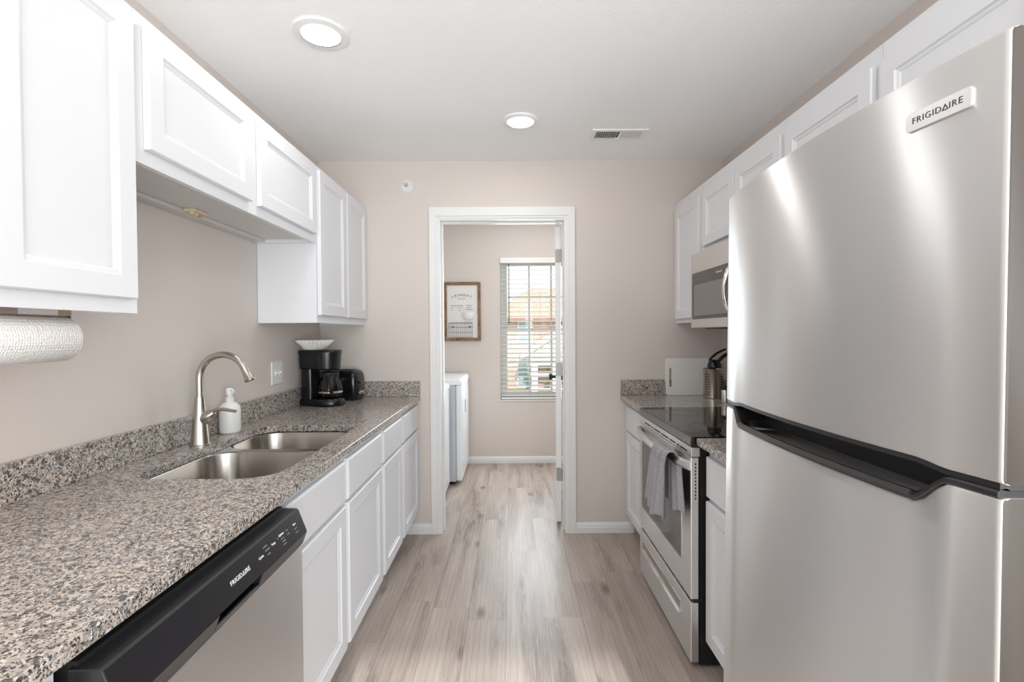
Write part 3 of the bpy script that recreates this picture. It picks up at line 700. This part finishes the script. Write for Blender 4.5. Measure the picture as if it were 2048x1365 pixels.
hp = [(RX-.001, R0+.012, .795)] + [(RX-.045*math.sin(PI*min(1, max(0, t)))**.55, R0+.012+(R1-R0-.024)*t, .797) for t in [i/24 for i in range(1, 24)]] + [(RX-.001, R1-.012, .795)]
ob('door_handle', tube(NB(), hp, .013, 14, flat=1.5), STEEL, dr, smooth=50)
dd = ob('drawer', box(NB(), RX, RX+.032, R0, R1, .022, .258), STEEL, rg, bev=.003)
b = NB(); prism(b, [(RX+.0005, .208), (RX-.0012, .205), (RX-.003, .165), (RX-.013, .158), (RX-.013, .155), (RX+.0005, .155)], lambda u, v, w_: (u, w_, v), R0+.115, R1-.06)
ob('drawer_pull', b, CHROME, dd)
ob('drawer_gap', box(NB(), RX+.012, RX+.036, R0+.002, R1-.002, .2585, .2715), MATTE, rg)
ob('backguard', box(NB(), 1.316, XR-.004, R0, R1, .80, 1.08), BLACK, rg, bev=.004)
ob('foot', box(NB(), RX+.06, RX+.09, R0+.02, R0+.05, 0, .012), MATTE, rg)
ob('foot', box(NB(), RX+.06, RX+.09, R1-.05, R1-.02, 0, .012), MATTE, rg)

# towel over the oven handle
def towel():
    nu, nv = 56, 44; b = NB(); g = []
    for j in range(nv+1):
        t = j/nv; row = []
        for i in range(nu+1):
            u = i/nu
            # path: front hem -> over bar -> back hem
            LF, LO, LB = .272, .05, .220
            s = t*(LF+LO+LB)
            if s < LF: x = RX-.066; z = .812-(LF-s); ph = 1-(s/LF)
            elif s < LF+LO:
                a = (s-LF)/LO*PI; x = RX-.045-.0205*math.cos(a); z = .812+.0225*math.sin(a); ph = 0
            else: x = RX-.0235; z = .812-(s-LF-LO); ph = (s-LF-LO)/LB
            fr = s < LF+LO/2
            yc = 2.112-.062*max(0, min(1, (s-LF+.04)/(LO+.08)))+ (.03*ph if fr else -.02*ph)
            wd = .185+.030*ph
            y = yc-wd/2+wd*u
            f = math.sin(u*PI*7+.6*math.sin(u*9))*(.005+.009*ph) + math.sin(u*PI*3+1.2)*.006*ph
            if fr: x += min(f, .5)-.010*ph-.003; z += .016*math.sin(u*PI*2.4+.4)*ph - .03*ph*(1-u)*0
            else: x += max(-.006, min(.010, f*.6))*min(1, ph*4); z += .012*math.sin(u*PI*3)*ph
            if fr: z += -.012*ph*(1-u)
            row.append(b.verts.new((x, y, z)))
        g.append(row)
    for j in range(nv):
        for i in range(nu): b.faces.new((g[j][i], g[j][i+1], g[j+1][i+1], g[j+1][i]))
    return b
o = ob('dish_towel', towel(), TERRY, loc=(RX-.05, 2.18, .48), smooth=80, solid=.005, sub=1)
tag(o, 'grey terry dish towel draped over the oven door handle', 'towel')

# ================================================================== MICROWAVE
MX, M0, M1, MZ0, MZ1 = .967, 1.936, 2.645, 1.338, 1.729
mw = thing('microwave', (1.17, 2.27, MZ0), 'stainless over-the-range microwave half hidden behind the refrigerator', 'microwave')
ob('body', box(NB(), MX+.026, XR-.003, M0, M1, MZ0, MZ1), simple('grey microwave shell', (120, 112, 104), .5, .3), mw, bev=.002)
md = ob('door', box(NB(), MX, MX+.025, 2.075, M1, MZ0+.002, MZ1-.002), STEEL, mw, bev=.003)
ob('glass', prism(NB(), rrect(2.085, M1-.022, 1.385, 1.625, .01), FX, MX-.002, MX-.0003), MWGLASS, md)
ob('screen', prism(NB(), rrect(2.14, M1-.050, 1.402, 1.562, .004), FX, MX-.0026, MX-.0021), MESHGL, md)
wordmark(.012, PRINTW, md, (MX-.0024, 2.282, 1.598), (0, -1, 0), (0, 0, 1), .0002, .0001)
hp = [(MX-.001-.04*math.sin(PI*i/16)**.5, 2.135, 1.395+.215*i/16) for i in range(17)]
ob('handle', tube(NB(), hp, .011, 12), CHROME, md, smooth=50)
cpn = ob('control_panel', box(NB(), MX, MX+.025, M0, 2.073, MZ0+.002, MZ1-.002), STEEL, mw, bev=.003)
ob('keypad', box(NB(), MX-.0015, MX-.0003, M0+.02, 2.06, 1.39, 1.68), BLACK, cpn)
for y_ in (2.05, 2.40): ob('vent_filter', box(NB(), MX+.05, MX+.22, y_, y_+.17, MZ0-.004, MZ0-.0003), simple('mesh filter', (90, 88, 86), .5, .6) if y_ < 2.1 else bpy.data.materials['mesh filter'], mw)

# ================================================================== FRIDGE
F0, F1, FT = .583, 1.336, 1.674
fr = thing('refrigerator', (1.0, .96, 0), 'large stainless top-freezer refrigerator at the right', 'refrigerator', rot=(0, math.radians(.55), 0))
XE = .592; YM = (F0+F1)/2
XE = XE - 0.016                                   # root leans: the top is set back from the foot
def fxp(y): 
    q = (y-YM)/((F1-F0)/2); return XE + .031*(abs(q)**2.1) - .033
def door(zlo, zhi, seg=48):                        # curved front, zlo/zhi functions of y
    b = NB(); ls = []
    XBK = XE+.062
    ys = [F0 + (F1-F0)*(.5-.5*math.cos(PI*i/seg)) for i in range(seg+1)]; ys = ys[:1]+[F0+.0006, F0+.0018]+ys[1:-1]+[F1-.0018, F1-.0006]+ys[-1:]
    for y in ys:
        e = min(y-F0, F1-y); r = .004
        x = fxp(y) + (r-math.sqrt(max(0, r*r-(r-min(e, r))**2)))
        lo, hi = zlo(y), zhi(y); rv = .006
        ls.append([(XBK, y, lo), (XBK, y, hi), (x+rv, y, hi), (x+rv*.3, y, hi-rv*.3), (x, y, hi-rv), (x, y, lo+rv), (x+rv*.3, y, lo+rv*.3), (x+rv, y, lo)])
    return loops(b, ls)
def smooth_(t): t = max(0, min(1, t)); return t*t*(3-2*t)
GZ = 1.118
def dip(y): return smooth_((y-.645)/.05)*smooth_((1.275-y)/.06)
def zl_top(y): return GZ - .038*dip(y) - .004
def zl_free(y): return GZ + .012 + .006*dip(y)
def side_faces(o):
    o.data.materials.append(SIDEST)
    for p in o.data.polygons:
        if p.normal.y < -.9 or p.normal.y > .9: p.material_index = 1
d_low = ob('fridge_door', door(lambda y: .055, zl_top), FRIDGE, fr, smooth=40)
d_top = ob('freezer_door', door(zl_free, lambda y: FT), FRIDGE, fr, smooth=40)
side_faces(d_low); side_faces(d_top)
ob('cabinet', box(NB(), XE+.075, 1.345, F0+.006, F1-.006, .03, FT-.012), SIDEST, fr, bev=.003)
ob('gasket', box(NB(), XE+.0625, XE+.0745, F0+.012, F1-.012, .06, FT-.012), MATTE, fr)
ob('toe_grille', box(NB(), XE+.05, XE+.074, F0+.01, F1-.01, 0.005, .05), MATTE, fr)
for xx in (.75, 1.25):
    for yy in (F0+.06, F1-.06): ob('foot', lathe(NB(), [(.02, 0), (.02, .03)], (xx, yy, 0), 12), MATTE, fr)
# scoop handle on the lower door: lip + pocket
b = NB(); ys = [F0+.004 + (F1-F0-.008)*i/80 for i in range(81)]; ls = []
for y in ys:
    d = dip(y); x = fxp(y); e = min(y-F0, F1-y); x += (.004-math.sqrt(max(0, .004**2-(.004-min(e, .004))**2)))
    z = zl_top(y); o1 = .004*d
    ls.append([(x+.001, y, z-.001), (x-o1-.001, y, z+.001), (x-o1-.001, y, z+.006), (x+.003, y, z+.010+.002*d), (x+.010, y, z+.011), (x+.016+.02*d, y, z+.008-.012*d), (XE+.060, y, z+.006-.010*d), (XE+.060, y, z-.002-.016*d), (x+.02, y, z-.002-.016*d)])
ob('door_handle', loops(b, ls), GREYPL, d_low, smooth=40, label='dark grey scooped grip along the top of the lower door')
b = NB(); ls = []
for y in ys:
    d = dip(y); x = fxp(y); e = min(y-F0, F1-y); x += (.004-math.sqrt(max(0, .004**2-(.004-min(e, .004))**2))); z = zl_free(y)
    ls.append([(x+.002, y, z+.001), (x+.002, y, z-.006), (x+.012+.01*d, y, z-.008), (XE+.060, y, z-.008), (XE+.060, y, z+.001)])
ob('bottom_trim', loops(b, ls), SATIN, d_top, smooth=40)
ob('hinge_cover', prism(NB(), rrect(XE+.05, XE+.13, F0+.006, F0+.046, .012), FZ, FT+.0005, FT+.014), MATTE, fr, bev=.004)
b = NB(); lathe(b, [(.008, 0), (.008, .008), (.005, .009)], (XE+.022, F0+.022, GZ+.0022), 16)
ob('hinge_pin', b, CHROME, fr, smooth=40)
y0, y1, z0, z1 = .621, .711, 1.597, 1.624
xb_ = min(fxp(y0), fxp(y1))
def badge_fn(u, v, h):
    xx0, xx1 = fxp(y0), fxp(y1); return (xx0+(xx1-xx0)*(u-y0)/(y1-y0) - h, u, v)
b = NB(); loops(b, [[badge_fn(u, v, h) for u, v in rrect(y0+i, y1-i, z0+i, z1-i, .006)] for i, h in ((0, -.001), (0, .0022), (.0008, .0034))])
bd = ob('badge', b, simple('silver badge', (226, 226, 226), .25, .8), d_top, label='silver badge with dark lettering')
ux = Vector(badge_fn(y0, 0, 0)) - Vector(badge_fn(y1, 0, 0))
wordmark(.0122, PRINTK, bd, badge_fn((y0+y1)/2, (z0+z1)/2, .0037), ux, (0, 0, 1), .0003, -.00012, 1.15)

# ================================================================== RIGHT COUNTER ITEMS
cb_ = thing('cutting_board', (1.165, YB-.03, CT), 'white plastic cutting board leaning on the end wall at right', 'cutting board', rot=(math.radians(-3), 0, 0))
ob('board', plate(NB(), rrect(1.003, 1.335, CT+.0005, CT+.240, .015), [rrect(1.026, 1.042, CT+.055, CT+.175, .0078)], FY, YB-.043, YB-.031), BOARD, cb_, bev=.003)
hx_, hy_ = 1.255, 3.055
uh = thing('utensil_holder', (hx_, hy_, CT), 'perforated stainless steel utensil holder beside the cutting board', 'utensil holder')
b = NB(); r_ = .060
lathe(b, [(.050, .001), (r_-.003, 0), (r_, .003), (r_, .178), (r_+.0015, .180), (r_, .182), (r_-.0015, .180), (r_-.0015, .004), (.001, .003)], (hx_, hy_, CT), 40)
ob('cup', b, steel('perforated steel', (196, 186, 176), .2, .3), uh, smooth=40)
b = NB()
for k in range(40):
    a = 2*PI*k/40
    if ((k+8) % 10) >= 4: continue
    for j in range(9):
        z = CT+.025+.0155*j; rr_ = r_+.0004
        t1 = Vector((-math.sin(a), math.cos(a), 0)); nn = Vector((math.cos(a), math.sin(a), 0)); c_ = Vector((hx_, hy_, z))+nn*rr_
        lp = [[c_ + t1*.0032*math.cos(q*PI/4) + Vector((0, 0, .0032*math.sin(q*PI/4))) + nn*hh for q in range(8)] for hh in (-.0006, .0004)]
        loops(b, lp)
ob('perforations', b, MATTE, uh)
o = thing('ladle', (hx_+.005, hy_-.01, CT+.006), 'black ladle with rounded bowl standing in the utensil holder', 'ladle')
b = tube(NB(), [(hx_+.02, hy_-.012, CT+.010), (hx_+.005, hy_-.01, CT+.19), (hx_+.026, hy_-.01, CT+.225), (hx_+.06, hy_-.01, CT+.258), (hx_+.092, hy_-.01, CT+.278)], [.005, .006, .011, .012, .010], 10, flat=.7)
ob('handle', b, MATTE, o, smooth=60)
ob('bowl', lathe(NB(), [(.030, 0), (.042, .004), (.041, .022), (.033, .040), (.016, .051), (.002, .054)], (hx_+.003, hy_-.012, CT+.186), 24), BLACK, o, smooth=60)
o = thing('spatula', (hx_+.03, hy_, CT+.006), 'black slotted turner leaning to the right in the utensil holder', 'spatula')
b = NB(); tube(b, [(hx_+.02, hy_+.030, CT+.008), (hx_+.012, hy_+.043, CT+.19), (hx_+.006, hy_+.045, CT+.245)], .005, 10); ob('handle', b, MATTE, o)
b = NB(); tube(b, [(hx_-.008, hy_+.045, CT+.228), (hx_+.002, hy_+.045, CT+.242), (hx_+.040, hy_+.045, CT+.274), (hx_+.085, hy_+.045, CT+.296), (hx_+.100, hy_+.045, CT+.300)], [.007, .011, .012, .012, .008], 12, flat=.6)
ob('blade', b, BLACK, o, smooth=50)
sx_, sy_ = 1.235, 2.83
o = thing('steel_shaker', (sx_, sy_, CT), 'small brushed steel shaker in front of the utensil holder', 'shaker')
ob('cup', lathe(NB(), [(.022, 0), (.023, .002), (.023, .072), (.021, .075)], (sx_, sy_, CT), 24), STEEL, o, smooth=40)
ob('cap', lathe(NB(), [(.021, .0752), (.021, .090), (.012, .098), (.002, .1)], (sx_, sy_, CT), 24), MATTE, o, smooth=40)

# ================================================================== LAUNDRY
def washer(name, label, xf, y0, y1, zt, door_side, console=False):
    o = thing(name, ((XL+xf)/2, (y0+y1)/2, 0), label, 'washing machine' if name == 'washer' else 'dryer')
    x0 = xf-.70
    ls = []
    ob('body', box(NB(), x0, xf-.055, y0+.004, y1-.004, .03, zt-.05), APPLG, o, bev=.006)
    fp = ob('front_panel', box(NB(), xf-.0545, xf, y0, y1, .035, zt-.05), APPL, o, bev=.018, seg=4)
    ob('top', loops(NB(), [[(u, v, z) for u, v in rrect(x0+i, xf+.008-i, y0-.004+i, y1+.004-i, .03, 5)] for i, z in ((0, zt-.0495), (0, zt-.03), (.006, zt-.012), (.02, zt-.002), (.04, zt))]), APPL, o, smooth=50)
    for xx in (x0+.06, xf-.09):
        for yy in (y0+.06, y1-.06): ob('foot', lathe(NB(), [(.02, 0), (.02, .03)], (xx, yy, 0), 12), MATTE, o)
    ym = (y0+y1)/2
    if console:
        dd_ = ob('door', prism(NB(), rrect(y0+.06, y1-.06, .16, .80, .05), FX, xf+.0004, xf+.004), APPL, fp, bev=.002)
        ob('handle', prism(NB(), rrect(y0+.24, y0+.29, .60, .72, .015), FX, xf+.0042, xf+.016), APPLG, dd_, bev=.004)
    return o
washer('dryer', 'white dryer against the far wall of the laundry, right edge seen through doorway', -.428, 4.24, 4.945, .922, 1, True)
washer('washer', 'white washer in the laundry mostly hidden behind the left door casing', -.528, 3.50, 4.185, .905, 1)

# sign
g0, g1, e0, e1 = -.672, -.303, 1.241, 1.832; GY = YF-.024
sg = thing('laundry_sign', (-.4875, YF, e0), 'wood framed laundry room sign with pocket and wire basket on far wall', 'sign')
for a, c, z0_, z1_ in ((g0, g0+.030, e0, e1), (g1-.030, g1, e0, e1), (g0+.0302, g1-.0302, e1-.030, e1), (g0+.0302, g1-.0302, e0, e0+.030)):
    ob('frame_rail', box(NB(), a, c, GY, YF-.0005, z0_, z1_), WOOD, sg, bev=.002)
ob('board', box(NB(), g0+.0302, g1-.0302, YF-.012, YF-.0008, e0+.0302, e1-.0302), simple('white sign board', (232, 230, 227), .6), sg)
PX = .000539
def sp(cx_, cy_): return g0 + (cx_-62)*PX, e1 - (cy_-130)*PX*1.011
BY = YF-.0124
word = 'LAUNDRY'; bmw = NB()
for i, ch in enumerate(word):
    q = (i-3)/3; cx_ = 390 + q*172; cy_ = 368 + 34*q*q
    x_, z_ = sp(cx_, cy_); a = -q*.24
    t_ = text(None, ch, .031, None, None, (x_, BY, z_), (math.cos(a), 0, math.sin(a)), (-math.sin(a), 0, math.cos(a)), .0004, .0004, sx=1.0)
    me = bpy.data.meshes.new('x'); t_.to_mesh(me); t_.free(); bmw.from_mesh(me); bpy.data.meshes.remove(me)
ob('lettering', bmw, PRINTK, sg)
x_, z_ = sp(395, 438); text('lettering', 'ROOM', .024, PRINTF, sg, (x_, BY, z_), (1, 0, 0), (0, 0, 1), .0004, 0)
for a, c, y_ in ((190, 300, 565), (305, 425, 565), (480, 580, 563), (497, 565, 600), (460, 598, 635)):
    b = NB(); k = a
    while k < c-6:
        ww = min(random.choice((9, 13, 17)), c-k); xa, za = sp(k, y_-8); xb, zb = sp(k+ww-4, y_+7); box(b, xa, xb, BY-.0003, BY+.0003, za, zb); k += ww
    ob('print_line', b, PRINTF, sg)
xa, za = sp(185, 595); xb, zb = sp(440, 598); ob('print_line', box(NB(), xa, xb, BY-.0003, BY+.0003, za, zb), PRINTF, sg)
for c_ in (215, 355):
    b = NB(); x_, z_ = sp(c_, 612); tube(b, [(x_-.001, BY, z_), (x_+.003, BY, z_+.004), (x_, BY, z_+.009)], .0013, 6); tube(b, [(x_, BY, z_), (x_-.014, BY, z_-.022), (x_+.014, BY, z_-.022), (x_, BY, z_)], .0016, 6)
    ob('print_icon', b, PRINTF, sg)
pxm, pzt = sp(522, 690); b = NB(); ls = []
for rx, dz in ((.070, 0), (.068, -.006), (.062, -.030), (.050, -.055), (.036, -.070), (.03, -.074)):
    ls.append([(pxm+rx*math.cos(a), YF-.0125-.05*rx/.07*math.sin(a), pzt+dz) for a in [PI*k/20 for k in range(21)]])
ob('pocket', loops(b, ls, False, True), APPL, sg, smooth=50, solid=.0016)
b = NB(); WIRE = simple('black wire', (34, 34, 36), .45)
xa, za = sp(165, 885); xb, zb = sp(592, 1148); dy = .055; yb_, yf_ = YF-.014, YF-.014-dy
for z_, rr_ in ((za, .0022), (za-(za-zb)*.31, .0018), (za-(za-zb)*.66, .0016), (zb, .0016)):
    tube(b, [(xa, yb_, z_), (xa, yf_, z_), (xb, yf_, z_), (xb, yb_, z_)], rr_, 6)
for k in range(13):
    x_ = xa+(xb-xa)*k/12; tube(b, [(x_, yf_, za), (x_, yf_, zb), (x_, yb_, zb)], .0013 if 0 < k < 12 else .002, 6)
tube(b, [(xa, yb_, za), (xb, yb_, za)], .0018, 6)
ob('wire_basket', b, WIRE, sg, smooth=50, label='black wire basket')
for c_ in (228, 545):
    x_, z_ = sp(c_, 955); ob('hook', box(NB(), x_-.007, x_+.007, YF-.022, YF-.0125, z_-.006, z_+.006), WIRE, sg, bev=.001)

# blind
bl = thing('window_blind', (.302, YF+.02, WZ0), 'white slatted blind with dark wand in the laundry window', 'window blind')
ob('head_rail', box(NB(), WX0+.002, WX1-.002, YF-.022, YF+.05, WZ1-.055, WZ1-.001), SLAT, bl, bev=.002)
NS = 29
for k in range(NS):
    z = WZ1-.075 - (WZ1-.075-(WZ0+.045))*k/(NS-1); tlt = -.0055
    b = NB(); prism(b, [(YF+.000, z+tlt-.0011), (YF+.025, z-.0003), (YF+.048, z-tlt-.0009), (YF+.048, z-tlt+.0009), (YF+.025, z+.0015), (YF+.000, z+tlt+.0009)], lambda u, v, w_: (w_, u, v), WX0+.006, WX1-.006)
    ob('slat', b, SLAT, bl)
ob('bottom_rail', box(NB(), WX0+.006, WX1-.006, YF+.002, YF+.046, WZ0+.004, WZ0+.022), SLAT, bl, bev=.003)
for x_ in (WX0+.12, .302, WX1-.12):
    b = NB(); tube(b, [(x_, YF-.001, WZ0+.02), (x_, YF-.001, WZ1-.05)], .0009, 5); tube(b, [(x_, YF+.049, WZ0+.02), (x_, YF+.049, WZ1-.05)], .0009, 5); ob('ladder_cord', b, SLAT, bl)
ob('wand', tube(NB(), [(-.018, YF-.012, 2.01), (-.018, YF-.014, 1.42)], .0038, 8), MATTE, bl, label='dark tilt wand')

# ================================================================== OUTSIDE
GZ0 = -1.75
o = ob('lawn', box(NB(), -40, 45, YF+.5, 70, GZ0-.3, GZ0), GRASS, loc=(0, 30, GZ0)); tag(o, 'green lawn outside the laundry window', 'lawn', kind='structure')
HY = 27.0; S = HY/985.0
def hxz(px_, py_): return (px_-1022)*S, 1.32-(py_-668)*S
hs = thing('neighbour_house', (6, HY+4, GZ0), 'pale brick house with tan shingle roof beyond the laundry window', 'house')
xa = hxz(985, 0)[0]; ez = hxz(0, 640)[1]
ob('brick_wall', box(NB(), xa, 16, HY, HY+8, GZ0, ez), BRICK, hs)
b = NB(); rz = hxz(0, 566)[1]
v_ = [b.verts.new(p) for p in ((xa-.6, HY-.6, ez), (16.6, HY-.6, ez), (16.6, HY+8.6, ez), (xa-.6, HY+8.6, ez), (xa+2.2, HY+4, rz), (14, HY+4, rz))]
for f in ((0,1,5,4), (1,2,5), (2,3,4,5), (3,0,4), (3,2,1,0)): b.faces.new([v_[i] for i in f])
ob('roof', b, SHINGLE, hs)
ob('eave', box(NB(), xa-.6, 16.6, HY-.65, HY-.55, ez-.16, ez+.02), simple('brown gutter', (150, 108, 88), .6), hs)
for (p0, p1, q0, q1) in ((1038, 1060, 648, 662), (1038, 1060, 672, 686), (1036, 1062, 725, 775)):
    x0_, z1_ = hxz(p0, q0); x1_, z0_ = hxz(p1, q1)
    wn_ = ob('window', box(NB(), x0_-.08, x1_+.08, HY-.06, HY-.001, z0_-.08, z1_+.08), TRIM, hs)
    ob('pane', box(NB(), x0_, x1_, HY-.075, HY-.061, z0_, z1_), WINDARK, wn_)
# porch
px0, px1 = hxz(1058, 0)[0], hxz(1215, 0)[0]; pz0 = hxz(0, 712)[1]; pap = hxz(0, 655)[1]; pm = (px0+px1)/2; PY = HY-2.2
b = NB(); prism(b, [(px0-.3, pz0), (px1+.3, pz0), (pm, pap)], FY, PY-.1, HY-.1); ob('porch_gable', b, simple('cream siding', (232, 214, 198), .8), hs)
b = NB()
for s in (-1, 1): prism(b, [(pm, pap+.25), (pm, pap+.02), (pm+s*((px1-px0)/2+.5), pz0-.13), (pm+s*((px1-px0)/2+.5), pz0+.1)], FY, PY-.3, HY-.1)
ob('porch_trim', b, TRIM, hs)
ob('porch_beam', box(NB(), px0-.1, px1+.1, PY, PY+.3, pz0-.45, pz0-.001), TRIM, hs)
for k in range(5):
    x_ = px0+.2+(px1-px0-.4)*k/4; ob('porch_column', box(NB(), x_-.16, x_+.16, PY+.02, PY+.28, GZ0, pz0-.451), TRIM, hs)
b = NB(); box(b, px0, px1, PY+.1, PY+.2, GZ0+.9, GZ0+1.0); box(b, px0, px1, PY+.1, PY+.2, GZ0+.15, GZ0+.25); ob('porch_rail', b, TRIM, hs)
